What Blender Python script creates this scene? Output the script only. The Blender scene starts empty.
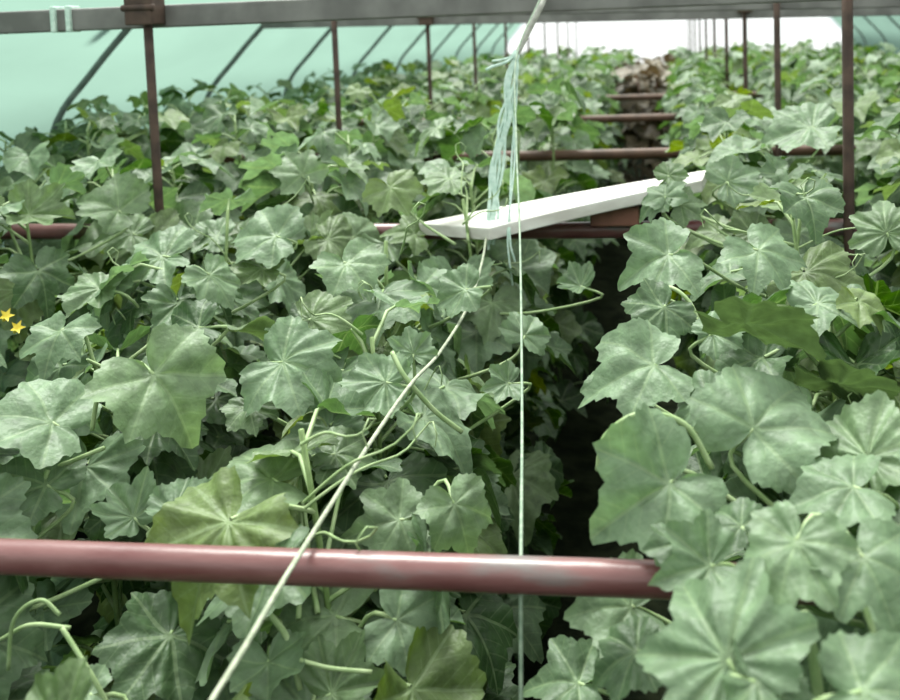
import bpy, math, random
from mathutils import Vector, Matrix

# ------------------------------------------------------------------ camera
W, H, F = 900.0, 700.0, 900.0
PX, PY = 565.0, 84.0                       # principal point of the cropped frame
CAM = Vector((0.0, 0.0, 1.95))
YAW, PITCH, ROLL = math.radians(6.0), math.radians(4.0), math.radians(1.7)
_f = Vector((-math.sin(YAW) * math.cos(PITCH), math.cos(YAW) * math.cos(PITCH), -math.sin(PITCH)))
_r0 = Vector((math.cos(YAW), math.sin(YAW), 0))
_u0 = _r0.cross(_f)
CU = (_u0 * math.cos(ROLL) + _r0 * math.sin(ROLL)).normalized()
CR = _f.cross(CU).normalized()
CF = _f.normalized()
S = bpy.context.scene
cam_data = bpy.data.cameras.new('camera')
cam = bpy.data.objects.new('camera', cam_data)
S.collection.objects.link(cam)
cam.matrix_world = Matrix(((CR.x, CU.x, -CF.x, CAM.x), (CR.y, CU.y, -CF.y, CAM.y),
                           (CR.z, CU.z, -CF.z, CAM.z), (0, 0, 0, 1)))
cam_data.sensor_fit = 'HORIZONTAL'
cam_data.sensor_width = 36.0
cam_data.lens = 36.0 * F / W
cam_data.shift_x = (450 - PX) / 900.0
cam_data.shift_y = (PY - 350) / 900.0
cam_data.clip_start = 0.05
cam_data.dof.use_dof = True
cam_data.dof.focus_distance = 1.75
cam_data.dof.aperture_fstop = 3.6
S.camera = cam


def at(x, y, d):
    """the point seen at picture position x, y that lies at world depth Y = d"""
    ray = CF + CR * ((x - PX) / F) + CU * (-(y - PY) / F)
    return CAM + ray * (d / ray.y)


def proj(p):
    v = p - CAM
    z = v.dot(CF)
    if z < 0.02:
        return (-9999, -9999, z)
    return (PX + F * v.dot(CR) / z, PY - F * v.dot(CU) / z, z)


# ------------------------------------------------------------------ world, light, exposure
world = bpy.data.worlds.new('overcast_sky')
S.world = world
world.use_nodes = True
nt = world.node_tree
nt.nodes.clear()
wo = nt.nodes.new('ShaderNodeOutputWorld')
bg = nt.nodes.new('ShaderNodeBackground')
tc = nt.nodes.new('ShaderNodeTexCoord')
sp = nt.nodes.new('ShaderNodeSeparateXYZ')
rp = nt.nodes.new('ShaderNodeValToRGB')
mp = nt.nodes.new('ShaderNodeMapRange')
mp.inputs[1].default_value = -1
mp.inputs[2].default_value = 1
nt.links.new(tc.outputs['Generated'], sp.inputs[0])
nt.links.new(sp.outputs['Z'], mp.inputs[0])
nt.links.new(mp.outputs[0], rp.inputs[0])
e = rp.color_ramp.elements
e[0].position = 0.44
e[0].color = (0.10, 0.12, 0.09, 1)
e[1].position = 0.52
e[1].color = (0.86, 0.95, 0.97, 1)
k = e.new(1.0)
k.color = (1.0, 1.0, 1.0, 1)
nt.links.new(rp.outputs[0], bg.inputs[0])
bg.inputs[1].default_value = 0.56
nt.links.new(bg.outputs[0], wo.inputs[0])

sun_d = bpy.data.lights.new('hazy_sun', 'SUN')
sun_d.energy = 5.6
sun_d.angle = math.radians(25)
sun_d.color = (1.0, 0.98, 0.93)
sun = bpy.data.objects.new('hazy_sun', sun_d)
S.collection.objects.link(sun)
sun.rotation_euler = (math.radians(-26), math.radians(-14), 0)

S.view_settings.view_transform = 'Standard'
S.view_settings.look = 'None'
S.view_settings.gamma = 1.0
S.view_settings.use_curve_mapping = False
S.view_settings.exposure = 1.24

RNG = random.Random(11)
COL = S.collection


# ------------------------------------------------------------------ materials
def new_mat(name):
    m = bpy.data.materials.new(name)
    m.use_nodes = True
    n = m.node_tree
    n.nodes.clear()
    out = n.nodes.new('ShaderNodeOutputMaterial')
    return m, n, out


def principled(n, color=(0.5, 0.5, 0.5), rough=0.6, metal=0.0, spec=0.5):
    b = n.nodes.new('ShaderNodeBsdfPrincipled')
    b.inputs['Base Color'].default_value = (*color, 1)
    b.inputs['Roughness'].default_value = rough
    b.inputs['Metallic'].default_value = metal
    b.inputs['Specular IOR Level'].default_value = spec
    return b


def noisy(name, c1, c2, scale=20, rough=0.7, metal=0.0, bump=0.0, c3=None, stretch=(1, 1, 1), spec=0.4, lo=0.38, hi=0.62):
    m, n, out = new_mat(name)
    b = principled(n, c1, rough, metal, spec)
    t = n.nodes.new('ShaderNodeTexCoord')
    mpn = n.nodes.new('ShaderNodeMapping')
    mpn.inputs['Scale'].default_value = stretch
    no = n.nodes.new('ShaderNodeTexNoise')
    no.inputs['Scale'].default_value = scale
    no.inputs['Detail'].default_value = 5
    ra = n.nodes.new('ShaderNodeValToRGB')
    el = ra.color_ramp.elements
    el[0].position, el[0].color = lo, (*c1, 1)
    el[1].position, el[1].color = hi, (*c2, 1)
    if c3:
        q = el.new(min(0.95, hi + 0.12))
        q.color = (*c3, 1)
    n.links.new(t.outputs['Object'], mpn.inputs[0])
    n.links.new(mpn.outputs[0], no.inputs['Vector'])
    n.links.new(no.outputs['Fac'], ra.inputs[0])
    n.links.new(ra.outputs[0], b.inputs['Base Color'])
    if bump:
        bn = n.nodes.new('ShaderNodeBump')
        bn.inputs['Strength'].default_value = bump
        bn.inputs['Distance'].default_value = 0.02
        n.links.new(no.outputs['Fac'], bn.inputs['Height'])
        n.links.new(bn.outputs[0], b.inputs['Normal'])
    n.links.new(b.outputs[0], out.inputs[0])
    return m


def math_node(n, op, a, b=None):
    q = n.nodes.new('ShaderNodeMath')
    q.operation = op
    for i, v in enumerate((a, b)):
        if v is None:
            continue
        if isinstance(v, (int, float)):
            q.inputs[i].default_value = v
        else:
            n.links.new(v, q.inputs[i])
    return q.outputs[0]


VEINS = (0.0, math.radians(50), math.radians(104))


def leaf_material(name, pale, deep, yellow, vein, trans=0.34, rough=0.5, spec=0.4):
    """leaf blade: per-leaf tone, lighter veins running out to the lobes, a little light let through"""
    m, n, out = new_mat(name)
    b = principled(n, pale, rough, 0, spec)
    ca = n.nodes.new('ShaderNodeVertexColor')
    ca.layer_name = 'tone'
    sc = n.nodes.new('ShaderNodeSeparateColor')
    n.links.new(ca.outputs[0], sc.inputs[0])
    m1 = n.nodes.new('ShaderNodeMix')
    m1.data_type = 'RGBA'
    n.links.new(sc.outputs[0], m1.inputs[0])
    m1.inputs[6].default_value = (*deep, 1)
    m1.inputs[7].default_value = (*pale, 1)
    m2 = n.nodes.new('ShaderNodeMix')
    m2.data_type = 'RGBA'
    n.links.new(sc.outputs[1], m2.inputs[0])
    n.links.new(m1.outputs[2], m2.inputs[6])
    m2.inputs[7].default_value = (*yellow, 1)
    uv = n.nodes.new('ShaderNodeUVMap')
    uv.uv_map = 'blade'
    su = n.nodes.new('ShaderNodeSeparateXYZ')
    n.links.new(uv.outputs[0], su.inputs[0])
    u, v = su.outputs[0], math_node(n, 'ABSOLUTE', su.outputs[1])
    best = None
    for a in VEINS:
        c, s = math.cos(a), math.sin(a)
        dot = math_node(n, 'ADD', math_node(n, 'MULTIPLY', u, c), math_node(n, 'MULTIPLY', v, s))
        crs = math_node(n, 'ABSOLUTE', math_node(n, 'SUBTRACT', math_node(n, 'MULTIPLY', v, c), math_node(n, 'MULTIPLY', u, s)))
        wid = math_node(n, 'SUBTRACT', 0.030, math_node(n, 'MULTIPLY', dot, 0.020))
        main = math_node(n, 'MULTIPLY', math_node(n, 'LESS_THAN', crs, wid), math_node(n, 'GREATER_THAN', dot, 0.0))
        ph = math_node(n, 'FRACT', math_node(n, 'MULTIPLY', math_node(n, 'SUBTRACT', dot, math_node(n, 'MULTIPLY', crs, 0.9)), 5.5))
        side = math_node(n, 'MULTIPLY', math_node(n, 'MULTIPLY', math_node(n, 'LESS_THAN', ph, 0.13),
                                                  math_node(n, 'GREATER_THAN', dot, 0.08)),
                         math_node(n, 'MULTIPLY', math_node(n, 'LESS_THAN', crs, math_node(n, 'MULTIPLY', dot, 0.42)), 0.45))
        one = math_node(n, 'MAXIMUM', main, side)
        best = one if best is None else math_node(n, 'MAXIMUM', best, one)
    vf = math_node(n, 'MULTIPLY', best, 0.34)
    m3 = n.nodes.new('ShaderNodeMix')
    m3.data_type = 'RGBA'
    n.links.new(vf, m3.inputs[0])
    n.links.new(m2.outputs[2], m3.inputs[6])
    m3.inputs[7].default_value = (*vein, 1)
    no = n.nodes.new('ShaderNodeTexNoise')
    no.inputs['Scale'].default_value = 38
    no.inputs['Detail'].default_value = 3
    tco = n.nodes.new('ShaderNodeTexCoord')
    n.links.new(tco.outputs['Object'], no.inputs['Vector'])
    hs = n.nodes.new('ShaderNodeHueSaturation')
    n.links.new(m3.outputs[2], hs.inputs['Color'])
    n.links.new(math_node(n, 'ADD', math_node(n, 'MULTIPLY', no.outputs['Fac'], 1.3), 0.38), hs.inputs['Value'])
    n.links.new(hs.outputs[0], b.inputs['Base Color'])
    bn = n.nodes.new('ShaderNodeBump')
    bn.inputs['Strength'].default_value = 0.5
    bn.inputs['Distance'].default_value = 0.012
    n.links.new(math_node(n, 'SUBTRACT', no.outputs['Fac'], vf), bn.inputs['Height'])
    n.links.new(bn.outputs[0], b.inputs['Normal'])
    tr = n.nodes.new('ShaderNodeBsdfTranslucent')
    h2 = n.nodes.new('ShaderNodeHueSaturation')
    h2.inputs['Saturation'].default_value = 1.5
    h2.inputs['Value'].default_value = 1.3
    h2.inputs['Hue'].default_value = 0.48
    n.links.new(hs.outputs[0], h2.inputs['Color'])
    n.links.new(h2.outputs[0], tr.inputs[0])
    mx = n.nodes.new('ShaderNodeMixShader')
    mx.inputs[0].default_value = trans
    n.links.new(b.outputs[0], mx.inputs[1])
    n.links.new(tr.outputs[0], mx.inputs[2])
    n.links.new(mx.outputs[0], out.inputs[0])
    return m


def film_material(name, color, see, scale=2.0, var=0.12):
    m, n, out = new_mat(name)
    t = n.nodes.new('ShaderNodeTexCoord')
    mpn = n.nodes.new('ShaderNodeMapping')
    mpn.inputs['Scale'].default_value = (1.0, 0.35, 1.6)
    no = n.nodes.new('ShaderNodeTexNoise')
    no.inputs['Scale'].default_value = scale
    no.inputs['Detail'].default_value = 4
    no.inputs['Distortion'].default_value = 0.8
    n.links.new(t.outputs['Object'], mpn.inputs[0])
    n.links.new(mpn.outputs[0], no.inputs['Vector'])
    hs = n.nodes.new('ShaderNodeHueSaturation')
    hs.inputs['Color'].default_value = (*color, 1)
    n.links.new(math_node(n, 'ADD', math_node(n, 'MULTIPLY', no.outputs['Fac'], var * 2), 1.0 - var), hs.inputs['Value'])
    tr = n.nodes.new('ShaderNodeBsdfTranslucent')
    n.links.new(hs.outputs[0], tr.inputs[0])
    di = n.nodes.new('ShaderNodeBsdfDiffuse')
    n.links.new(hs.outputs[0], di.inputs[0])
    m0 = n.nodes.new('ShaderNodeMixShader')
    m0.inputs[0].default_value = 0.25
    n.links.new(tr.outputs[0], m0.inputs[1])
    n.links.new(di.outputs[0], m0.inputs[2])
    tp = n.nodes.new('ShaderNodeBsdfTransparent')
    n.links.new(hs.outputs[0], tp.inputs[0])
    mx = n.nodes.new('ShaderNodeMixShader')
    mx.inputs[0].default_value = see
    n.links.new(m0.outputs[0], mx.inputs[1])
    n.links.new(tp.outputs[0], mx.inputs[2])
    n.links.new(mx.outputs[0], out.inputs[0])
    return m


M_LEAF = leaf_material('cucumber_leaf', (0.155, 0.228, 0.132), (0.022, 0.058, 0.012), (0.17, 0.22, 0.05), (0.24, 0.32, 0.17), rough=0.52, spec=0.45)
M_LIT_THROUGH = leaf_material('lit_through_leaf', (0.042, 0.064, 0.033), (0.039, 0.060, 0.031), (0.046, 0.069, 0.034), (0.048, 0.071, 0.040), trans=0.5, rough=0.7, spec=0.15)  # leaf copy with the look of light coming through put into its colour
M_DRY = leaf_material('withered_leaf', (0.125, 0.100, 0.065), (0.055, 0.045, 0.025), (0.16, 0.13, 0.07), (0.14, 0.11, 0.08), trans=0.12)
M_STEM = noisy('vine_stem', (0.12, 0.19, 0.06), (0.20, 0.28, 0.11), 30, 0.6)
M_PETI = noisy('leaf_stalk', (0.20, 0.29, 0.12), (0.29, 0.37, 0.19), 30, 0.55)
M_FLOWER = noisy('cucumber_flower', (0.60, 0.46, 0.03), (0.75, 0.60, 0.08), 60, 0.6)
M_RED = noisy('red_oxide_pipe', (0.098, 0.030, 0.030), (0.150, 0.066, 0.064), 9, 0.33, 0.0, 0.15, (0.13, 0.115, 0.11), (0.6, 2, 2), 0.4, 0.35, 0.56)
M_PIPE_OLD = noisy('old_brown_pipe', (0.055, 0.028, 0.015), (0.095, 0.048, 0.028), 9, 0.6)
M_RUST = noisy('rusty_iron', (0.038, 0.024, 0.018), (0.072, 0.044, 0.032), 18, 0.75, 0.1, 0.2)
M_GALV = noisy('weathered_grey_steel', (0.115, 0.112, 0.105), (0.18, 0.175, 0.165), 7, 0.6, 0.2, 0.05)
M_HOOP = noisy('hoop_steel', (0.10, 0.125, 0.115), (0.16, 0.19, 0.175), 9, 0.6, 0.1)
M_WHITE = noisy('white_painted_wood', (0.48, 0.455, 0.42), (0.66, 0.64, 0.61), 6, 0.6, 0, 0.1, None, (0.5, 3, 3))
M_WOOD = noisy('red_brown_wood', (0.13, 0.055, 0.040), (0.21, 0.09, 0.065), 10, 0.7, 0, 0.2)
M_TWINE = noisy('pale_twine', (0.24, 0.27, 0.19), (0.35, 0.38, 0.28), 90, 0.8, 0, 0.3)
M_AQUA = noisy('pale_aqua_string', (0.38, 0.52, 0.45), (0.54, 0.66, 0.59), 60, 0.6)
M_STRING = noisy('green_grey_string', (0.15, 0.21, 0.15), (0.25, 0.31, 0.23), 60, 0.7)
M_STRAP = noisy('grey_strap', (0.34, 0.33, 0.30), (0.46, 0.45, 0.41), 60, 0.7)
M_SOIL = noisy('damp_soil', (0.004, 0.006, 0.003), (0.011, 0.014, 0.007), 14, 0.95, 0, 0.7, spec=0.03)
M_SIDE = film_material('green_side_sheet', (0.165, 0.262, 0.215), 0.08)
M_ROOF = film_material('clear_roof_film', (0.92, 0.97, 0.95), 0.62)
M_END = film_material('white_end_film', (0.95, 0.95, 0.96), 0.45, 1.0, 0.03)


# ------------------------------------------------------------------ mesh helpers
class MB:
    def __init__(self):
        self.v, self.f, self.uv, self.tone, self.smooth = [], [], [], [], True

    def add(self, verts, faces, uvs=None, tone=(0.5, 0, 0)):
        o = len(self.v)
        self.v.extend(verts)
        for fc in faces:
            self.f.append(tuple(i + o for i in fc))
        self.uv.extend(uvs if uvs else [(-9.0, 0.0)] * len(verts))
        self.tone.extend([tone] * len(verts))

    def tube(self, pts, rad, sides=8, caps=True):
        pts = [Vector(p) for p in pts]
        n = len(pts)
        rad = rad if isinstance(rad, (list, tuple)) else [rad] * n
        up = Vector((0.3, 0.1, 1)).normalized()
        vs, fs = [], []
        prev = None
        for i, p in enumerate(pts):
            t = (pts[min(i + 1, n - 1)] - pts[max(i - 1, 0)]).normalized()
            if prev is None:
                a = t.cross(up)
                if a.length < 0.05:
                    a = t.cross(Vector((1, 0, 0)))
            else:
                a = prev - t * prev.dot(t)
            a.normalize()
            prev = a
            b = t.cross(a)
            for k in range(sides):
                g = 2 * math.pi * k / sides
                vs.append(p + (a * math.cos(g) + b * math.sin(g)) * rad[i])
        for i in range(n - 1):
            for k in range(sides):
                k2 = (k + 1) % sides
                fs.append((i * sides + k, i * sides + k2, (i + 1) * sides + k2, (i + 1) * sides + k))
        if caps:
            fs.append(tuple(reversed(range(sides))))
            fs.append(tuple((n - 1) * sides + k for k in range(sides)))
        self.add(vs, fs)

    def prism(self, top, drop):
        """a solid slab: its upper face's corners and the vector down to the lower face"""
        n = len(top)
        vs = [Vector(p) for p in top] + [Vector(p) + drop for p in top]
        fs = [tuple(range(n)), tuple(reversed(range(n, 2 * n)))]
        for i in range(n):
            j = (i + 1) % n
            fs.append((j, i, i + n, j + n))
        self.add(vs, fs)

    def box(self, c, sx, sy, sz, rot=None):
        c = Vector(c)
        vs = []
        for x in (-1, 1):
            for y in (-1, 1):
                for z in (-1, 1):
                    q = Vector((x * sx / 2, y * sy / 2, z * sz / 2))
                    if rot:
                        q = rot @ q
                    vs.append(c + q)
        self.add(vs, [(0, 1, 3, 2), (4, 6, 7, 5), (0, 4, 5, 1), (2, 3, 7, 6), (0, 2, 6, 4), (1, 5, 7, 3)])

    def mesh(self, name, mat, smooth=True):
        me = bpy.data.meshes.new(name)
        me.from_pydata([tuple(p) for p in self.v], [], self.f)
        me.materials.append(mat)
        uvl = me.uv_layers.new(name='blade')
        ca = me.color_attributes.new('tone', 'FLOAT_COLOR', 'POINT')
        flat = []
        for t in self.tone:
            flat.extend((t[0], t[1], t[2], 1.0))
        ca.data.foreach_set('color', flat)
        idx = [0] * len(me.loops)
        me.loops.foreach_get('vertex_index', idx)
        fl = []
        for i in idx:
            fl.extend(self.uv[i])
        uvl.data.foreach_set('uv', fl)
        if smooth:
            me.polygons.foreach_set('use_smooth', [True] * len(me.polygons))
        me.update()
        return me

    def build(self, name, mat, parent=None, smooth=True, origin=None):
        if origin is not None:
            o = Vector(origin)
            self.v = [Vector(p) - o for p in self.v]
        me = self.mesh(name, mat, smooth)
        ob = bpy.data.objects.new(name, me)
        COL.objects.link(ob)
        if parent:
            ob.parent = parent
        if origin is not None:
            ob.location = origin
        return ob


def empty(name, loc):
    o = bpy.data.objects.new(name, None)
    o.empty_display_size = 0.1
    COL.objects.link(o)
    o.location = loc
    return o


def tag(o, label, cat, group=None):
    o['label'] = label
    o['category'] = cat
    if group:
        o['group'] = group
    return o


def struct(o):
    o['kind'] = 'structure'
    return o


def bevel(o, w, seg=2):
    m = o.modifiers.new('bevel', 'BEVEL')
    m.width = w
    m.segments = seg
    m.limit_method = 'ANGLE'
    return o


def spline(pts, n):
    """Catmull-Rom through pts, n steps per span"""
    pts = [Vector(p) for p in pts]
    ext = [pts[0] * 2 - pts[1]] + pts + [pts[-1] * 2 - pts[-2]]
    out = []
    for i in range(1, len(ext) - 2):
        a, b, c, d = ext[i - 1:i + 3]
        for k in range(n):
            t = k / n
            out.append(0.5 * ((2 * b) + (c - a) * t + (2 * a - 5 * b + 4 * c - d) * t * t + (3 * b - a - 3 * c + d) * t ** 3))
    out.append(pts[-1])
    return out


# ------------------------------------------------------------------ leaf blades
def lobes(th, cut=1.0):
    a = abs(th)
    tips = ((0, 1.0), (math.radians(50), 0.92), (math.radians(104), 0.82), (math.radians(148), 0.60))
    r = 0.0
    for i in range(len(tips) - 1):
        (a0, r0), (a1, r1) = tips[i], tips[i + 1]
        if a0 <= a <= a1:
            t = (a - a0) / (a1 - a0)
            lin = r0 * (1 - t) + r1 * t
            depth = (0.21, 0.17, 0.05)[i] * cut
            return lin - depth * (1 - abs(2 * t - 1) ** 1.25)
    t = (a - tips[-1][0]) / (math.pi - tips[-1][0])
    return 0.60 * (1 - t) + 0.12 * t


def make_blade(nr, na, rng):
    cup = rng.uniform(-0.25, 0.40)
    droop = rng.uniform(0.05, 0.70)
    fold = rng.uniform(-0.25, 0.60)
    quilt = rng.uniform(0.07, 0.17)
    wav, wk, wp = rng.uniform(0.03, 0.11), rng.choice((3, 4, 5, 7)), rng.uniform(0, 6.28)
    wid = rng.uniform(0.92, 1.10)
    skew = rng.uniform(-0.10, 0.10)
    tw = rng.uniform(-0.35, 0.35)
    crump = [(rng.uniform(3, 9), rng.uniform(3, 9), rng.uniform(0, 6.28), rng.uniform(0.006, 0.020)) for _ in range(5)]
    pleat = rng.uniform(0.0, 0.055)
    cut = rng.uniform(0.7, 1.9)
    teeth = rng.choice((23, 27, 31))
    vs, uv, fs = [(0.0, 0.0, 0.0)], [(0.0, 0.0)], []
    span = math.radians(174)
    cols = [-span + 2 * span * k / na for k in range(na + 1)]
    va = sorted([-VEINS[2], -VEINS[1], 0.0, VEINS[1], VEINS[2]] + [-math.pi, math.pi])
    for i in range(1, nr + 1):
        q = i / nr
        for k, th in enumerate(cols):
            r = lobes(th, cut)
            if na >= 30:
                r *= 1 + 0.042 * math.sin(th * teeth + wp) * (q > 0.99)
            ro = q * r
            x, y = ro * math.cos(th), ro * math.sin(th) * wid * (1 + skew * (1 if th > 0 else -1))
            tt = 0.0
            for a0, a1 in zip(va[:-1], va[1:]):
                if a0 <= th <= a1:
                    tt = math.sin(math.pi * (th - a0) / (a1 - a0))
            z = (-cup * ro * ro + fold * abs(y) * 0.75 - droop * max(x, 0) ** 2 * 0.8
                 + quilt * tt * q ** 0.8 * r - 0.04 * (1 - q) + wav * q ** 3 * math.sin(wk * th + wp) + tw * x * y * 0.5
                 + sum(ca * math.sin(cx * x + cp) * math.cos(cy * y - cp) for cx, cy, cp, ca in crump)
                 + pleat * r * q * math.sin(th * 13 + wp))
            vs.append((x, y, z))
            uv.append((x, y))
    n = na + 1
    for k in range(na):
        fs.append((0, 1 + k, 2 + k))
    for i in range(nr - 1):
        for k in range(na):
            a = 1 + i * n + k
            fs.append((a, a + n, a + n + 1, a + 1))
    return vs, fs, uv


_br = random.Random(5)
BLADES_FINE = [make_blade(9, 78, _br) for _ in range(18)]
BLADES_MID = [make_blade(5, 30, _br) for _ in range(12)]
BLADES_FAR = [make_blade(2, 14, _br) for _ in range(10)]


def place_blade(mb, blade, P, T, N, L, tone):
    T = T.normalized()
    N = N - T * N.dot(T)
    if N.length < 1e-3:
        N = Vector((0, 0, 1)) - T * T.z
    N.normalize()
    Y = N.cross(T)
    vs, fs, uv = blade
    mb.add([P + (T * a + Y * b + N * c) * L for a, b, c in vs], fs, uv, tone)


def leaf_tone(rng, dim=0.0):  # dim darkens lower leaves: older blades plus under-canopy shade put into the tone
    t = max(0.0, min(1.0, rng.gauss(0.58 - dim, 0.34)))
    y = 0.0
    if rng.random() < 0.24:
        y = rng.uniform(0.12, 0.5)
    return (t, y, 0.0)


# ------------------------------------------------------------------ setting: soil, sheets, hoops
END = 18.8
NEAR = -5.0
XC = 0.30
LEFT = [(-3.24, 0.0), (-3.26, 0.6), (-3.24, 1.15), (-3.15, 1.5), (-2.95, 1.74), (-2.74, 1.96), (-2.42, 2.26), (-1.95, 2.55), (-1.3, 2.80), (-0.5, 2.95), (0.30, 3.0)]
RIGHT = [(2 * XC - x, z) for x, z in reversed(LEFT[:-1])]
ARCH = LEFT + RIGHT


def sheet(name, prof, y0, y1, mat, ny=40, amp=0.012):
    mb = MB()
    pr = spline([Vector((x, 0, z)) for x, z in prof], 4)
    vs, fs = [], []
    r = random.Random(hash(name) % 1000 if False else len(prof) * 7)
    ph = [r.uniform(0, 6.28) for _ in range(6)]
    for j in range(ny + 1):
        y = y0 + (y1 - y0) * j / ny
        for i, p in enumerate(pr):
            w = amp * (math.sin(y * 3.9 + ph[0] + i * 0.35) + 0.6 * math.sin(y * 7.1 + ph[1] - i * 0.6))
            out = -1 if p.x < XC else 1
            vs.append(Vector((p.x + out * (0.025 + amp * 1.6) + w, y, p.z + 0.02)))
    m = len(pr)
    for j in range(ny):
        for i in range(m - 1):
            a = j * m + i
            fs.append((a, a + 1, a + m + 1, a + m))
    mb.add(vs, fs)
    return struct(mb.build(name, mat))


sheet('wall_left', LEFT[:7], NEAR, END, M_SIDE, 60)
sheet('wall_right', RIGHT[-7:], NEAR, END, M_SIDE, 60)
sheet('ceiling', LEFT[6:] + RIGHT[:-6], NEAR, END, M_ROOF, 40)
mb = MB()
arc = spline([Vector((x, END, z)) for x, z in ARCH], 3)
ctr = Vector((XC, END, 0.0))
mb.add([p + Vector((0, 0.03, 0)) for p in arc] + [ctr], [(i, i + 1, len(arc)) for i in range(len(arc) - 1)])
struct(mb.build('wall_back', M_END, smooth=False))
mb = MB()
mb.add([Vector((p.x, NEAR - 0.03, p.z)) for p in arc] + [Vector((XC, NEAR - 0.03, 0))], [(i + 1, i, len(arc)) for i in range(len(arc) - 1)])
struct(mb.build('wall_front_added', M_SIDE, smooth=False))  # unseen near end sheet, added in dim film to cut light from behind

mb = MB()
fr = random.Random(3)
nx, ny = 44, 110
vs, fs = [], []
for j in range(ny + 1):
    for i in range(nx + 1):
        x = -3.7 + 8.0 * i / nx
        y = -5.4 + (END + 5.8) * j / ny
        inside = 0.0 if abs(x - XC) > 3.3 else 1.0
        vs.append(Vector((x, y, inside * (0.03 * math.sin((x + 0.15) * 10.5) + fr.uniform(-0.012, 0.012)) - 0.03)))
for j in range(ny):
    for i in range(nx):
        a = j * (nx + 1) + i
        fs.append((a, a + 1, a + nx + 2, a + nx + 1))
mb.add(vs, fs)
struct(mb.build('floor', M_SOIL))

BAY = 1.6
hoop_names = ['nearest curved hoop in view holding up the green side sheet at the left edge',
              'second curved hoop from the front against the green left side sheet',
              'third curved hoop from the front against the green left side sheet',
              'fourth curved hoop from the front along the green left side sheet']
hoop_y = [4.4, 6.0, 7.4, 9.1, 10.7, 12.3, 13.9, 15.5, 17.1]
for i, y in enumerate(hoop_y):
    mb = MB()
    path = spline([Vector((x, y, z)) for x, z in ARCH], 4)
    mb.tube(path, 0.017, 8)
    o = mb.build('tunnel_hoop', M_HOOP, origin=(XC, y, 0))
    if i < 4:
        tag(o, hoop_names[i], 'hoop', 'tunnel hoops')
    else:
        tag(o, 'grey tunnel hoop far down the green left side sheet, beyond the fourth hoop', 'hoop', 'distant tunnel hoops')


# ------------------------------------------------------------------ beams, posts, crop pipes
def beam(name, p0, p1, h, w, label):
    p0, p1 = Vector(p0), Vector(p1)
    d = (p1 - p0).normalized()
    side = Vector((0, 0, 1)).cross(d).normalized()
    up = d.cross(side)
    root = empty(name, p0)
    mb = MB()
    a, b = side * (w / 2), up * (h / 2)
    mb.prism([p0 - a + b, p1 - a + b, p1 + a + b, p0 + a + b], up * -h)
    o = mb.build('rail', M_GALV, root, smooth=False)
    o.location = -p0
    bevel(o, 0.006)
    tag(root, label, 'beam')
    return root


BEAMS = []
bA = beam('cross_beam', at(-260, 34, 2.8), at(1250, -29, 2.83), 0.074, 0.05, 'nearest grey cross beam running along the top edge, tied with pale strips')
BEAMS.append(bA)
bB = beam('cross_beam', at(92, 18, 4.36), at(1250, -6, 4.42), 0.058, 0.05, 'second grey cross beam, ending at the nearest curved hoop')
bC = beam('cross_beam', at(262, 21, 5.96), at(1100, 3, 6.02), 0.105, 0.05, 'third grey cross beam, ending at the second curved hoop')
mb = MB()
for x in (58, 73):
    c = at(x, 14, 2.80)
    mb.box(c + Vector((0, 0, 0.004)), 0.018, 0.062, 0.092)
tie = mb
for x in (58, 73):
    m2 = MB()
    m2.box(at(x, 31 - x * 0.0417 - 10 + 1, 2.80) - bA.location, 0.017, 0.060, 0.086)
    t = m2.build('plastic_tie', M_AQUA, bA, smooth=False)
    bevel(t, 0.004)

PX_L, PX_R = -1.56, 0.56
LINE_L = {0: -1.635, 1: -1.605, 2: -1.545}
ORD = ['nearest', 'second', 'third', 'fourth']


def post(x, y, r, top, label, group, clamp, lean=0.0):
    root = empty('support_post', (x, y - 0.046, 0))
    mb = MB()
    mb.tube([Vector((lean * (z / 2.0), 0, z)) for z in (-0.05, 0.7, 1.4, top)], r, 12)
    mb.build('pole', M_RUST, root)
    if clamp:
        m2 = MB()
        z0 = clamp
        m2.box((lean, -0.012, z0), 0.092, 0.085, 0.085)
        m2.tube([(lean - 0.055, -0.05, z0 + 0.012), (lean + 0.055, -0.05, z0 + 0.012)], 0.012, 8)
        c = m2.build('clamp', M_RUST, root, smooth=False)
        bevel(c, 0.008)
    tag(root, label, 'post', group)


for i in range(10):
    y = 2.8 + BAY * i
    for x, side in ((LINE_L.get(i, PX_L), 'left'), (PX_R, 'right')):
        if i < 4:
            lab = {('left', 0): 'nearest rusty post left of the aisle, clamped to the nearest cross beam',
                   ('left', 1): 'second rusty post left of the aisle, behind the nearest one',
                   ('left', 2): 'third rusty post left of the aisle, clamped to the third cross beam',
                   ('left', 3): 'fourth thin rusty post left of the aisle, behind the three clear ones',
                   ('right', 0): 'thick dark rusty post nearest on the right, passing in front of the leaves',
                   ('right', 1): 'second dark rusty post on the right, just left of the thick one',
                   ('right', 2): 'third dark rusty post on the right, with a clamp at the beam',
                   ('right', 3): 'fourth rusty post on the right, thin against the white end sheet'}[(side, i)]
            grp = 'rusty support posts'
        else:
            lab = 'thin far rusty post of the %s line against the white end sheet' % side
            grp = 'far posts of the %s line' % side
        cl = None
        if (side, i) == ('left', 0):
            cl = at(150, 12, 2.8).z
        if (side, i) == ('left', 2):
            cl = at(432, 19, 6.0).z
        if (side, i) == ('right', 2):
            cl = at(747, 6, 6.0).z
        r = 0.0165 if (side, i) == ('right', 0) else (0.0145 if side == 'left' else 0.0155)
        top = 2.5 if abs(x - XC) > 1 else 2.85
        if i >= 6:
            r = 0.0145
        post(x, y, r, top, lab, grp, cl)

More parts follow.
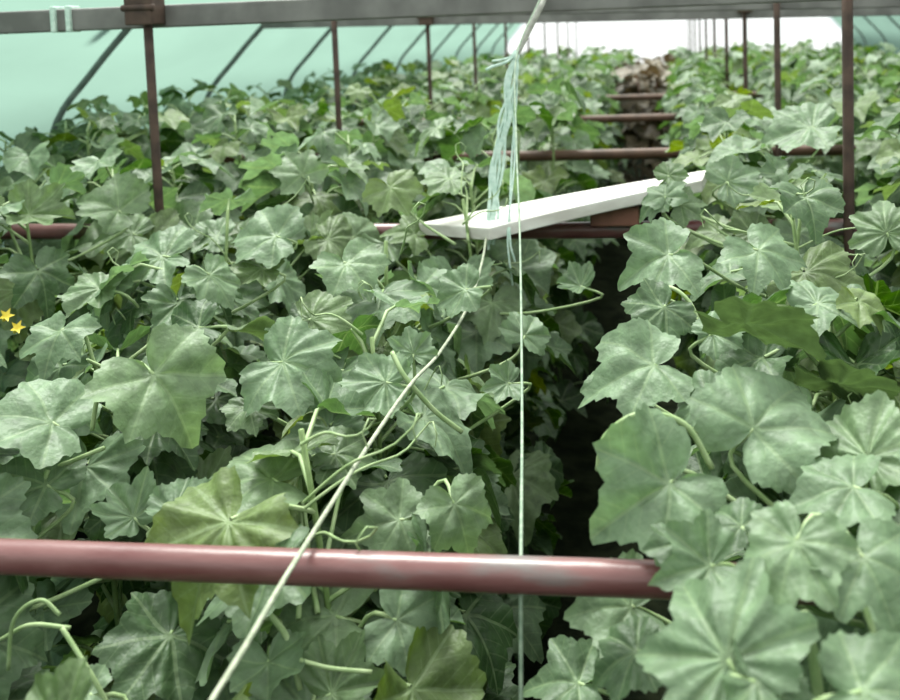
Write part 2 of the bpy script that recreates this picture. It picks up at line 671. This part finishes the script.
PIPE_Z = 1.29
pipe_labels = ['thick red oxide pipe crossing the foreground, bare and clear of leaves on the left',
               'red oxide pipe under the white board, mostly hidden by leaves',
               'red brown pipe crossing the aisle just beyond the white board',
               'red brown pipe crossing the aisle, second beyond the white board',
               'distant red brown pipe crossing the aisle, furthest in view']
for i, y in enumerate([1.076, 2.8, 4.4, 6.0, 7.6]):
    mb = MB()
    z = PIPE_Z if i else 1.255
    dy = 0.0
    r = 0.0265 if i else 0.0218
    mb.tube([Vector((x, y + dy, z + (0.004 if i else 0) * math.sin(x * 2))) for x in [-3.0 + 0.25 * q for q in range(27)]], r, 16)
    o = mb.build('support_pipe', M_RED if i < 2 else M_PIPE_OLD, origin=(XC, y + dy, z))
    tag(o, pipe_labels[i], 'pipe', 'red crop support pipes')

# ------------------------------------------------------------------ white board and its block
A, B = at(418, 223, 2.72), at(707, 170, 2.95)
C_, D_ = at(702, 180, 2.75), at(489, 228, 2.55)
nrm = (B - A).cross(D_ - A).normalized()
if nrm.z > 0:
    nrm = -nrm
mb = MB()
tp = []
for q in range(9):
    t = q / 8
    tp.append(A.lerp(B, t) + Vector((0, 0, 0.006 * math.sin(t * 3.1))))
bt = []
for q in range(9):
    t = q / 8
    bt.append(D_.lerp(C_, 1 - t) + Vector((0, 0, 0.006 * math.sin((1 - t) * 3.1))))
loop = tp + bt
n = 9
vs = [p for p in loop] + [p + Vector((0, 0, -0.038)) for p in loop]
fs = []
for q in range(n - 1):
    a, b, c, d = q, q + 1, 2 * n - 2 - q, 2 * n - 1 - q
    fs.append((a, b, c, d))
    fs.append((d + 18, c + 18, b + 18, a + 18))
for q in range(18):
    j = (q + 1) % 18
    fs.append((j, q, q + 18, j + 18))
mb.add(vs, fs)
o = mb.build('board', M_WHITE, smooth=False, origin=(A + B + C_ + D_) / 4)
bevel(o, 0.004)
tag(o, 'white painted board lying tilted across the aisle on a red pipe', 'board')
blk = at(615, 222, 2.76)
zt = (A.lerp(B, 0.72) * 0.4 + D_.lerp(C_, 0.60) * 0.6).z - 0.042
mb = MB()
z0 = PIPE_Z + 0.026
mb.box((blk.x, 2.775, (z0 + zt) / 2), 0.15, 0.10, zt - z0)
o = mb.build('wooden_block', M_WOOD, smooth=False, origin=(blk.x, 2.775, z0))
bevel(o, 0.006)
tag(o, 'red brown wooden block propping the white board up on the pipe', 'block')


# ------------------------------------------------------------------ strings
def twine(name, keys, r, mat, label, cat='string', steps=10, sides=8):
    pts = spline([at(*k) for k in keys], steps)
    mb = MB()
    mb.tube(pts, r, sides)
    o = mb.build(name, mat, origin=pts[-1])
    return tag(o, label, cat)


DIAG = [(487, 232, 2.60), (482, 262, 2.4), (468, 306, 2.05), (440, 352, 1.72), (411, 384, 1.5), (372, 440, 1.32),
        (330, 506, 1.15), (285, 578, 1.0), (246, 645, 0.9), (205, 712, 0.82), (150, 810, 0.75)]
twine('twine', DIAG, 0.0034, M_TWINE, 'pale twine running diagonally from the white board over the near red pipe')
VERT = [(541, -3, 2.76), (517, 55, 2.55), (516, 130, 2.3), (520, 240, 1.95), (522, 400, 1.5), (521, 560, 1.12), (521, 640, 1.06), (521, 760, 1.02)]
twine('twine', VERT, 0.0026, M_STRING, 'thin pale green string hanging straight down over the dark aisle')
root = empty('string_bundle', at(541, -4, 2.78))
tag(root, 'frayed pale aqua string bundle hanging from the nearest beam to the white board', 'string')
sr = random.Random(8)
bl = root.location.copy()


def strand(keys, r, mat, name='strand'):
    mb = MB()
    mb.tube([p - bl for p in spline([at(*k) for k in keys], 8)], r, 6)
    mb.build(name, mat, root)


strand([(546, -6, 2.77), (540, 8, 2.74), (528, 32, 2.74), (517, 54, 2.74)], 0.009, M_STRAP, 'strap')
for q in range(7):
    j = sr.uniform
    strand([(517, 52, 2.74), (510 + j(-5, 6), 80, 2.72), (503 + j(-7, 8), 120, 2.70), (496 + j(-6, 9), 165, 2.68), (491 + j(-4, 8), 210, 2.64), (489 + j(-4, 10), 236 + j(-6, 14), 2.60)],
           0.0042, M_AQUA)
for q in range(2):
    j = sr.uniform
    strand([(517, 52, 2.74), (514 + j(-2, 3), 100, 2.72), (512 + j(-2, 4), 160, 2.68), (511 + j(-4, 4), 235, 2.56), (512 + j(-4, 4), 262 + q * 30, 2.55)], 0.003, M_AQUA)
strand([(517, 54, 2.74), (506, 62, 2.72), (494, 66, 2.7), (486, 70, 2.70)], 0.005, M_AQUA, 'loose_end')
strand([(517, 54, 2.74), (508, 58, 2.73), (500, 60, 2.71), (492, 61, 2.70)], 0.004, M_AQUA, 'loose_end')
mk = MB()
mk.tube([at(516, 50, 2.74) - bl, at(515.5, 56, 2.74) - bl, at(515, 62, 2.74) - bl], [0.008, 0.015, 0.008], 8)
mk.build('knot', M_AQUA, root)

# ------------------------------------------------------------------ cucumber plants
# single large leaves the photograph shows: x, y, span in pixels, tip direction in degrees, depth, facing (1 = to the camera, 0 = up), tone, yellow
HERO = [
    # right bed, near
    (652, 203, 46, 200, 2.45, 0.6, 0.6, 0.0), (688, 203, 50, 20, 2.45, 0.6, 0.55, 0.1), (672, 172, 34, 60, 2.5, 0.7, 0.5, 0.1),
    (790, 556, 125, -88, 0.95, 0.75, 0.85, 0.05), (712, 634, 185, 122, 0.88, 0.70, 0.80, 0.0),
    (872, 572, 120, -75, 0.93, 0.7, 0.75, 0.0), (618, 606, 105, 190, 1.12, 0.45, 0.80, 0.05),
    (698, 568, 100, 200, 1.00, 0.45, 0.72, 0.0), (655, 492, 140, 215, 1.12, 0.60, 0.80, 0.0),
    (765, 412, 150, 60, 1.25, 0.75, 0.92, 0.0), (872, 442, 120, 95, 1.22, 0.75, 0.88, 0.10),
    (838, 488, 110, 170, 1.12, 0.5, 0.82, 0.0), (640, 366, 115, 205, 1.45, 0.6, 0.92, 0.0),
    (658, 312, 80, 230, 1.62, 0.6, 0.35, 0.0), (656, 258, 95, 200, 1.85, 0.6, 0.85, 0.0),
    (768, 258, 95, -70, 1.80, 0.7, 0.90, 0.0), (830, 302, 90, -10, 1.6, 0.5, 0.85, 0.0),
    (700, 395, 70, 150, 1.40, 0.5, 0.75, 0.0), (665, 190, 50, 100, 2.45, 0.7, 0.75, 0.0),
    (800, 128, 85, 170, 3.0, 0.5, 0.85, 0.0), (885, 222, 80, 100, 2.1, 0.8, 0.75, 0.1),
    (735, 178, 60, 30, 2.6, 0.6, 0.7, 0.0), (735, 520, 60, 120, 1.08, 0.4, 0.35, 0.0),
    (565, 680, 95, 160, 1.2, 0.5, 0.55, 0.0), (880, 690, 130, -30, 0.80, 0.5, 0.55, 0.0),
    (770, 690, 110, -60, 0.84, 0.4, 0.6, 0.0), (720, 330, 60, 20, 1.55, 0.5, 0.70, 0.0),
    (672, 545, 60, 200, 1.04, 0.4, 0.35, 0.0), (625, 655, 90, 200, 1.05, 0.5, 0.35, 0.0),
    # middle
    (458, 292, 58, 200, 1.95, 0.6, 0.80, 0.0), (375, 382, 78, 180, 1.55, 0.5, 0.85, 0.0),
    (412, 347, 50, 90, 1.68, 0.8, 0.80, 0.0), (352, 268, 75, -70, 1.95, 0.6, 0.82, 0.05),
    (459, 514, 80, -75, 1.36, 0.75, 0.80, 0.1), (387, 522, 92, 200, 1.36, 0.6, 0.80, 0.1),
    (408, 624, 88, -25, 1.24, 0.75, 0.80, 0.0), (320, 616, 112, 185, 1.27, 0.6, 0.80, 0.1),
    (528, 330, 50, 60, 2.0, 0.6, 0.72, 0.0), (502, 384, 45, 200, 1.8, 0.6, 0.75, 0.0),
    (600, 382, 45, 180, 1.70, 0.5, 0.72, 0.0), (575, 285, 45, 150, 2.3, 0.6, 0.6, 0.0),
    # left bed
    (164, 386, 122, -60, 1.45, 0.95, 0.85, 0.14), (216, 281, 66, -60, 1.95, 0.7, 0.88, 0.05),
    (148, 258, 100, 200, 2.05, 0.6, 0.80, 0.0), (36, 416, 120, 200, 1.40, 0.5, 0.88, 0.0),
    (296, 364, 105, -18, 1.55, 0.8, 0.82, 0.0), (252, 476, 145, 185, 1.36, 0.42, 0.72, 0.12),
    (128, 510, 74, 120, 1.36, 0.75, 0.75, 0.0), (184, 504, 72, 60, 1.34, 0.75, 0.78, 0.0),
    (55, 338, 78, -90, 1.62, 0.8, 0.75, 0.0), (265, 234, 78, 170, 2.15, 0.5, 0.85, 0.0),
    (188, 330, 70, 210, 1.72, 0.5, 0.15, 0.0), (255, 268, 60, 190, 2.1, 0.5, 0.2, 0.2),
    (298, 168, 58, 120, 2.75, 0.8, 0.80, 0.1), (394, 192, 56, -60, 2.6, 0.8, 0.65, 0.35),
    (160, 648, 130, -120, 1.20, 0.7, 0.22, 0.0), (268, 672, 78, -80, 1.14, 0.7, 0.75, 0.0),  # first leaf: shade below the pipe put into its low tone
    (80, 695, 60, 200, 1.08, 0.5, 0.75, 0.0), (345, 690, 100, 20, 1.16, 0.6, 0.55, 0.1),
    (440, 680, 70, -30, 1.22, 0.5, 0.5, 0.0), (35, 480, 90, 160, 1.36, 0.5, 0.55, 0.0),
    (345, 455, 70, 10, 1.45, 0.5, 0.35, 0.1), (90, 290, 70, 200, 1.9, 0.6, 0.7, 0.1),
    (320, 320, 80, -20, 1.8, 0.6, 0.4, 0.2), (250, 410, 60, -80, 1.5, 0.6, 0.3, 0.1),
    (110, 205, 70, 160, 2.5, 0.6, 0.7, 0.1), (40, 215, 70, 20, 2.4, 0.5, 0.6, 0.2),
    (442, 178, 55, 200, 2.7, 0.6, 0.65, 0.1), (430, 130, 55, 180, 3.4, 0.5, 0.75, 0.1),
]
_cv = random.Random(21)
for x in list(range(96, 420, 22)) + list(range(715, 835, 30)):
    HERO.append((x + _cv.uniform(-6, 6), 238 + _cv.uniform(-9, 9), _cv.uniform(52, 68), _cv.choice((200, -30, -80, 170, 20)), _cv.uniform(2.6, 2.7), 0.5, _cv.uniform(0.35, 0.9), _cv.uniform(0, 0.3)))
hero_recs = []
for h in HERO:
    P = at(h[0], h[1], h[4])
    hero_recs.append(dict(x=h[0], y=h[1], rad=h[2] / 2, d=h[4], P=P, h=h, used=False))

# sight lines kept free of stray leaves: (x, y, radius, depth)
CLEAR = []
for x in range(0, 642, 14):
    CLEAR.append((x, 552 + x * 0.022, 25, 1.02))
for y in range(0, 250, 14):
    CLEAR.append((844 + y * 0.012, y, 9, 2.8))
for y in range(0, 185, 12):
    CLEAR.append((149 + y * 0.055, y, 8, 2.8))
for y in range(20, 115, 12):
    CLEAR.append((337 + y * 0.03, y, 7, 4.4))
for t in range(12):
    CLEAR.append((425 + 19.5 * t, 232 - 3.6 * t, 20, 2.85))
for y in range(20, 240, 14):
    CLEAR.append((513 - y * 0.09, y, 18, 2.85))
for x in range(560, 640, 12):
    CLEAR.append((x, 236, 10, 2.6))
for q in spline([Vector(k) for k in DIAG], 5):
    CLEAR.append((q.x, q.y, 5, q.z))
for q in spline([Vector(k) for k in VERT], 5):
    CLEAR.append((q.x, q.y, 4, q.z))
for x in range(515, 640, 14):
    CLEAR.append((x, 158, 8, 4.4))
for x in range(580, 640, 14):
    CLEAR.append((x, 123, 7, 6.0))
for t in range(14):
    CLEAR.append((705 + 13.5 * t, 312 + (6.0 * t if t > 6 else 2.5 * t), 17, 1.44))
for x, y in ((50, 240), (30, 240), (70, 240)):
    CLEAR.append((x, y, 12, 2.7))
GAP = [(800, 150), (868, 140), (872, 285), (838, 292)]
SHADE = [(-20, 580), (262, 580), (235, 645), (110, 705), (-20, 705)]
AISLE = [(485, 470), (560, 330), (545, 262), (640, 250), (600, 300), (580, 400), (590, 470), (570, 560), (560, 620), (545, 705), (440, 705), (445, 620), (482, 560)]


def in_poly(x, y, poly):
    c = False
    j = len(poly) - 1
    for i in range(len(poly)):
        xi, yi = poly[i]
        xj, yj = poly[j]
        if (yi > y) != (yj > y) and x < (xj - xi) * (y - yi) / (yj - yi) + xi:
            c = not c
        j = i
    return c


def blocked(c, L, rng):
    x, y, z = proj(c)
    if z < 0.45:
        return True
    r = L * F / z * 0.72
    if x < -150 or x > 1050 or y > 900:
        return rng.random() < 0.3
    for h in hero_recs:
        if c.y < h['d'] + 0.04 and (x - h['x']) ** 2 + (y - h['y']) ** 2 < (h['rad'] * 0.50 + r * 0.44) ** 2:
            return True
    for cx, cy, cr, cd in CLEAR:
        if c.y < cd + 0.02 and (x - cx) ** 2 + (y - cy) ** 2 < (cr + r * 0.85) ** 2:
            return True
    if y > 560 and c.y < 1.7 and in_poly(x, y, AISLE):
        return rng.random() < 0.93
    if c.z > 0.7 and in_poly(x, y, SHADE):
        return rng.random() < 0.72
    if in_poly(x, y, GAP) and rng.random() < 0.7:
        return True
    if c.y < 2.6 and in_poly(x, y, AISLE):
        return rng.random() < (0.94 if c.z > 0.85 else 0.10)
    return False


def grow(h, rng, lod, nleaf, low=0, prune=None, origin=None):
    """one vine standing at the origin: returns meshes builders for leaves, stem, stalks"""
    fol, stem, stalk = MB(), MB(), MB()
    blades = (BLADES_FAR, BLADES_MID, BLADES_FINE)[lod]
    wob = rng.uniform(0, 6.28)
    base_pts = []
    ns = 9
    for i in range(ns + 1):
        t = i / ns
        base_pts.append(Vector((0.035 * math.sin(wob + t * 5), 0.035 * math.cos(wob * 1.7 + t * 4.4), t * h)))
    stem.tube(base_pts, [0.008 - 0.0035 * i / ns for i in range(ns + 1)], 6 if lod else 4)
    az = rng.uniform(0, 6.28)
    for i in range(nleaf):
        t = 0.22 + 0.78 * (i / max(1, nleaf - 1)) ** 0.72
        az += 2.4 + rng.uniform(-0.5, 0.5)
        z = t * h
        k = min(ns - 1, int(t * ns))
        S0 = base_pts[k].lerp(base_pts[min(ns, k + 1)], t * ns - k)
        young = max(0.0, (t - 0.86) / 0.14)
        L = rng.uniform(0.105, 0.150) * (1 - 0.42 * young * rng.random())
        pl = rng.uniform(0.08, 0.19) * (1 - 0.3 * young)
        out = Vector((math.cos(az), math.sin(az), 0))
        P = S0 + out * pl + Vector((0, 0, rng.uniform(0.01, 0.09)))
        tilt = rng.uniform(0.1, 1.0) * (1 - 0.3 * young)
        T = (out * math.cos(tilt) - Vector((0, 0, math.sin(tilt)))).normalized()
        yaw = rng.uniform(-0.7, 0.7)
        T = Matrix.Rotation(yaw, 3, 'Z') @ T
        N = Vector((rng.uniform(-0.25, 0.25), rng.uniform(-0.25, 0.25), 1.0)) + out * rng.uniform(0.0, 0.7)
        c = P + T * L * 0.3
        if prune and prune(c + origin, L, rng):
            continue
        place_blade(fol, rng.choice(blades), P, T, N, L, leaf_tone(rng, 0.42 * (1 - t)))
        if lod:
            stalk.tube([S0, S0.lerp(P, 0.55) + Vector((0, 0, 0.022)), P - T * 0.004], [0.0045, 0.0038, 0.003], 5 if lod == 2 else 4, False)
    for i in range(abs(low)):
        z = rng.uniform(0.15, 0.95)
        S0 = Vector((0, 0, z))
        a2 = (0.0 if low > 0 else math.pi) + rng.uniform(-1.2, 1.2)
        out = Vector((math.cos(a2), math.sin(a2), 0))
        L = rng.uniform(0.09, 0.14)
        P = S0 + out * rng.uniform(0.08, 0.26) + Vector((0, 0, rng.uniform(0, 0.08)))
        tilt = rng.uniform(0.3, 1.2)
        T = out * math.cos(tilt) - Vector((0, 0, math.sin(tilt)))
        place_blade(fol, rng.choice(blades), P, T, Vector((rng.uniform(-.3, .3), rng.uniform(-.3, .3), 0.8)) + out * 0.5, L, leaf_tone(rng, 0.48))  # low aisle leaves: shade of the canopy put into a darker tone
        stalk.tube([S0, S0.lerp(P, 0.55) + Vector((0, 0, 0.022)), P - T * 0.004], [0.0045, 0.0038, 0.003], 5, False)
    return fol, stem, stalk


def tendril(mb, P, d, rng, L=0.12):
    pts = []
    q = Vector(P)
    dirn = d.normalized()
    side = dirn.cross(Vector((0, 0, 1))).normalized()
    for i in range(14):
        t = i / 13
        curl = t * t * 9
        rr = 0.02 * t
        pts.append(q + dirn * (L * min(t * 1.3, 1)) + side * math.sin(curl) * rr + Vector((0, 0, 0.03 * math.sin(t * 2.2) + math.cos(curl) * rr)))
    mb.tube(pts, [0.0030 - 0.0018 * i / 13 for i in range(14)], 5, False)


def flower(mb, P, N, r=0.02):
    N = N.normalized()
    a = N.orthogonal().normalized()
    b = N.cross(a)
    vs = [P]
    for k in range(10):
        g = 2 * math.pi * k / 10
        rr = r if k % 2 == 0 else r * 0.45
        vs.append(P + (a * math.cos(g) + b * math.sin(g)) * rr + N * (0.008 if k % 2 == 0 else 0.004))
    mb.add(vs, [(0, 1 + k, 1 + (k + 1) % 10) for k in range(10)])
    mb.tube([P - N * 0.025, P], [0.003, 0.006], 6)


ROWS = [('L', 1, -0.60), ('L', 2, -1.18), ('L', 3, -1.78), ('L', 4, -2.36), ('L', 5, -2.86),
        ('R', 1, 0.30), ('R', 2, 0.92), ('R', 3, 1.52), ('R', 4, 2.14), ('R', 5, 2.76), ('R', 6, 3.3)]
ROWNAME = {('L', 1): 'first row left of aisle', ('L', 2): 'second row left of aisle',
           ('L', 3): 'third row left of aisle', ('L', 4): 'fourth row left of aisle',
           ('L', 5): 'outermost row along the green sheet',
           ('R', 1): 'first row right of aisle', ('R', 2): 'second row right of aisle',
           ('R', 3): 'third row right of aisle', ('R', 4): 'fourth row right of aisle',
           ('R', 5): 'fifth row right of aisle', ('R', 6): 'outermost row on the right'}
NTH = ['nearest', 'second', 'third', 'fourth', 'fifth', 'sixth', 'seventh', 'eighth', 'ninth', 'tenth', 'eleventh', 'twelfth']


def top_height(side, row, x, y):
    if side == 'L':
        if y < 1.15:
            return 1.14
        if y < 1.75:
            return 1.30
        if y < 2.2:
            return 1.38
        if y < 3.2:
            return 1.46
        return 1.52
    if y < 1.1:
        return 1.30
    if y < 2.0:
        return 1.41
    return 1.50


plants = []
for side, ri, x in ROWS:
    y = {('L', 1): 0.85, ('L', 2): 1.25, ('L', 3): 1.9, ('L', 4): 2.6, ('L', 5): 3.1,
         ('R', 1): 0.72, ('R', 2): 2.7, ('R', 3): 4.9, ('R', 4): 7.2, ('R', 5): 9.4, ('R', 6): 11.5}[(side, ri)]
    n = 0
    while y < END - 0.75:
        step = 0.42 if y < 5 else (0.55 if y < 9 else 0.75)
        plants.append(dict(side=side, row=ri, x=x + RNG.uniform(-0.06, 0.06), y=y + RNG.uniform(-0.06, 0.06), n=n))
        n += 1
        y += step

UNIQUE_Y = 4.6
near = [p for p in plants if p['y'] < UNIQUE_Y]
for h in hero_recs:                                     # every single leaf belongs to the vine standing nearest to it
    best = min(near, key=lambda p: (p['x'] - h['P'].x) ** 2 + 0.8 * (p['y'] - h['P'].y) ** 2 + (0.6 if (p['side'] == 'L') != (h['P'].x < -0.13) else 0))
    best.setdefault('heroes', []).append(h)

for p in near:
    rng = random.Random(int(p['x'] * 1000) * 31 + int(p['y'] * 1000))
    o3 = Vector((p['x'], p['y'], 0))
    hgt = top_height(p['side'], p['row'], p['x'], p['y']) + rng.uniform(-0.05, 0.05)
    lod = 2 if p['y'] < 2.6 else 1
    nl = (54 if p['row'] == 1 else 44) if p['y'] < 3.2 else 36
    fol, stem, stalk = grow(hgt, rng, lod, nl, (13 if p['side'] == 'L' else -13) if p['row'] == 1 else 0, prune=blocked, origin=o3)
    root = empty('cucumber_plant', o3)
    if not fol.v:
        place_blade(fol, BLADES_MID[0], Vector((0.05, 0, 0.5)), Vector((1, 0, -0.3)), Vector((0, 0, 1)), 0.1, (0.4, 0, 0))
    fo = fol.build('foliage', M_LEAF, root)
    stem.build('stem', M_STEM, root)
    if len(stalk.v) > 48:
        stalk.build('stalks', M_PETI, root)
    for h in p.get('heroes', []):
        hx, hy, span, ang, d, face, tone, yel = h['h']
        zc = proj(h['P'])[2]
        L = span / 1.62 * zc / F
        toc = (CAM - h['P']).normalized()
        face *= 0.72
        N = (toc * face + Vector((0, 0, 1)) * (1.0 - face) + Vector((rng.uniform(-.35, .35), rng.uniform(-.3, .2), rng.uniform(-.1, .1)))).normalized()
        a = math.radians(ang)
        T = CR * math.cos(a) + CU * math.sin(a)
        T = (T - N * T.dot(N)).normalized()
        P = h['P'] - T * L * 0.22
        ml = MB()
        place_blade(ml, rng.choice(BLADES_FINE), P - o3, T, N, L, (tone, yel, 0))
        lf = ml.build('leaf', M_LEAF, root)
        tgt = Vector((0.02 * math.sin(hx), 0.02 * math.cos(hy), max(0.3, min(hgt - 0.03, (P.z - 0.16)))))
        q0 = P - o3
        mid = q0 - T * (0.05) - N * 0.035
        pp = spline([q0 + N * -0.002, mid, mid.lerp(tgt, 0.5) - Vector((0, 0, 0.02)), tgt], 4)
        mp_ = MB()
        mp_.tube(pp, [0.0030 + 0.0018 * i / (len(pp) - 1) for i in range(len(pp))], 6)
        mp_.build('stalk', M_PETI, lf)
    if p['y'] < 2.6 and p['row'] <= 2:
        for q in range(4):
            mt = MB()
            zz = hgt * rng.uniform(0.82, 1.02)
            a = rng.uniform(0, 6.28)
            tendril(mt, Vector((0, 0, zz)), Vector((math.cos(a), math.sin(a), rng.uniform(0.1, 0.7))), rng, rng.uniform(0.12, 0.26))
            mt.build('tendril', M_PETI, root)
    nth = NTH[min(p['n'], 11)]
    where = 'beside the near red pipe' if p['y'] < 1.3 else ('between near pipe and white board' if p['y'] < 2.6 else 'level with or beyond white board')
    tag(root, '%s plant from front, %s, %s' % (nth, ROWNAME[(p['side'], p['row'])], where), 'plant', 'near cucumber plants')
    p['root'] = root
    p['h'] = hgt

# flowers and the bare vines the foreground shows
def part_on(p, name, build, mat):
    mb = MB()
    build(mb, Vector((p['x'], p['y'], 0)))
    return mb.build(name, mat, p['root'])


def nearest_plant(P, side=None):
    return min((p for p in near if side is None or p['side'] == side), key=lambda p: (p['x'] - P.x) ** 2 + (p['y'] - P.y) ** 2)


for x, y, d in ((6, 316, 1.45), (17, 328, 1.45)):
    P = at(x, y, d)
    p = nearest_plant(P)
    part_on(p, 'flower', lambda mb, o: flower(mb, P - o, (CAM - P) + Vector((0.5, 0, 0.8)), 0.013), M_FLOWER)

for keys, r in (([(803, 612, 0.97), (812, 650, 0.96), (820, 705, 0.95)], 0.0065),
                ([(598, 470, 1.2), (606, 436, 1.2), (640, 414, 1.2), (684, 424, 1.2), (712, 468, 1.2)], 0.0045),
                ([(650, 288, 1.75), (672, 288, 1.72), (690, 303, 1.7), (702, 330, 1.68)], 0.004),
                ([(392, 352, 1.53), (402, 372, 1.51), (414, 388, 1.51), (436, 412, 1.53), (462, 432, 1.55)], 0.0045),
                ([(62, 628, 1.08), (76, 650, 1.07), (92, 676, 1.06), (108, 705, 1.06)], 0.0032),
                ([(8, 670, 1.12), (14, 620, 1.12), (40, 600, 1.12), (60, 615, 1.12)], 0.0028),
                ([(0, 640, 1.14), (30, 625, 1.13), (70, 628, 1.13)], 0.003),
                ([(0, 470, 1.42), (50, 468, 1.40), (104, 448, 1.40)], 0.004),
                ([(92, 430, 1.42), (97, 400, 1.42), (104, 385, 1.42)], 0.004),
                ([(30, 540, 1.34), (38, 500, 1.36), (48, 470, 1.38)], 0.004),
                ([(300, 660, 1.14), (330, 668, 1.14), (372, 672, 1.15)], 0.003),
                ([(268, 612, 1.2), (288, 640, 1.18), (300, 690, 1.16)], 0.0045)):
    P = at(*keys[len(keys) // 2])
    p = nearest_plant(P, 'L' if P.x < -0.13 else 'R')
    part_on(p, 'side_shoot', lambda mb, o: mb.tube([q - o for q in spline([at(*k) for k in keys], 6)], r, 7), M_PETI)


# right-hand leaf seen almost along its blade, with lit-through green in its colour
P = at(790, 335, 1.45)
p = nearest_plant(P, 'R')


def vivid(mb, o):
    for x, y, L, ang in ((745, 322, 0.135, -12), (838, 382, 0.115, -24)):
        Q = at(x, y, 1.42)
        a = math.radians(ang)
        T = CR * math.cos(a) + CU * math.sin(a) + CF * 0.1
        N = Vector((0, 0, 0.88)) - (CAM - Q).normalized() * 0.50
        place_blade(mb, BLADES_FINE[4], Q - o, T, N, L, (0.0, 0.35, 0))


part_on(p, 'leaf', vivid, M_LIT_THROUGH)['label'] = 'darker green leaf seen from below, coloured as lit through'

# vines further back: a few grown kinds, copied one by one
PROTO = {}
for lod, cnt, nl in ((1, 7, 30), (0, 7, 34)):
    PROTO[lod] = []
    for q in range(cnt):
        rng = random.Random(100 * lod + q)
        fol, stem, stalk = grow(1.44 + rng.uniform(-0.04, 0.07), rng, lod, nl)
        if lod == 0:
            off = len(fol.v)
            fol.v += stem.v
            fol.f += [tuple(i + off for i in f) for f in stem.f]
            fol.uv += stem.uv
            fol.tone += [(0.2, 0.3, 0)] * len(stem.v)
            PROTO[lod].append(fol.mesh('cucumber_plant', M_LEAF))
        else:
            PROTO[lod].append((fol.mesh('foliage', M_LEAF), stem.mesh('stem', M_STEM), stalk.mesh('stalks', M_PETI)))

for p in plants:
    if p['y'] < UNIQUE_Y:
        continue
    rn = ROWNAME[(p['side'], p['row'])]
    rot = RNG.uniform(0, 6.28)
    s = RNG.uniform(0.96, 1.06)
    if p['y'] < 8.5:
        a, b, c = RNG.choice(PROTO[1])
        root = empty('cucumber_plant', (p['x'], p['y'], 0))
        for nm, me in (('foliage', a), ('stem', b), ('stalks', c)):
            q = bpy.data.objects.new(nm, me)
            COL.objects.link(q)
            q.parent = root
        tag(root, 'cucumber plant beyond the white board, %s' % rn, 'plant', 'middle plants, %s' % rn)
    else:
        root = bpy.data.objects.new('cucumber_plant', RNG.choice(PROTO[0]))
        COL.objects.link(root)
        root.location = (p['x'], p['y'], 0)
        s *= 1.02 - 0.12 * min(1.0, (p['y'] - 8.5) / 5.0)
        tag(root, 'distant cucumber plant, far part of the %s' % rn, 'plant', 'far plants, %s' % rn)
    root.rotation_euler = (0, 0, rot)
    root.scale = (s * 1.05, s * 1.05, s)

# withered vines blocking the aisle far back
rng = random.Random(77)
dry = []
for q in range(3):
    fol, stem, stalk = grow(1.42, rng, 1, 44)
    dry.append((fol.mesh('foliage', M_DRY), stem.mesh('stem', M_WOOD)))
for q, (x, y) in enumerate(((-0.20, 8.9), (0.02, 9.6), (-0.30, 10.3), (-0.10, 11.2), (0.0, 12.3))):
    root = empty('withered_plant', (x, y, 0))
    for nm, me in zip(('foliage', 'stem'), dry[q % 3]):
        k = bpy.data.objects.new(nm, me)
        COL.objects.link(k)
        k.parent = root
    root.rotation_euler = (0, 0, q * 1.3)
    root.scale = (1.25, 1.25, 0.97)
    tag(root, 'withered brown cucumber vine standing in the far end of the aisle', 'plant', 'withered vines in the aisle')
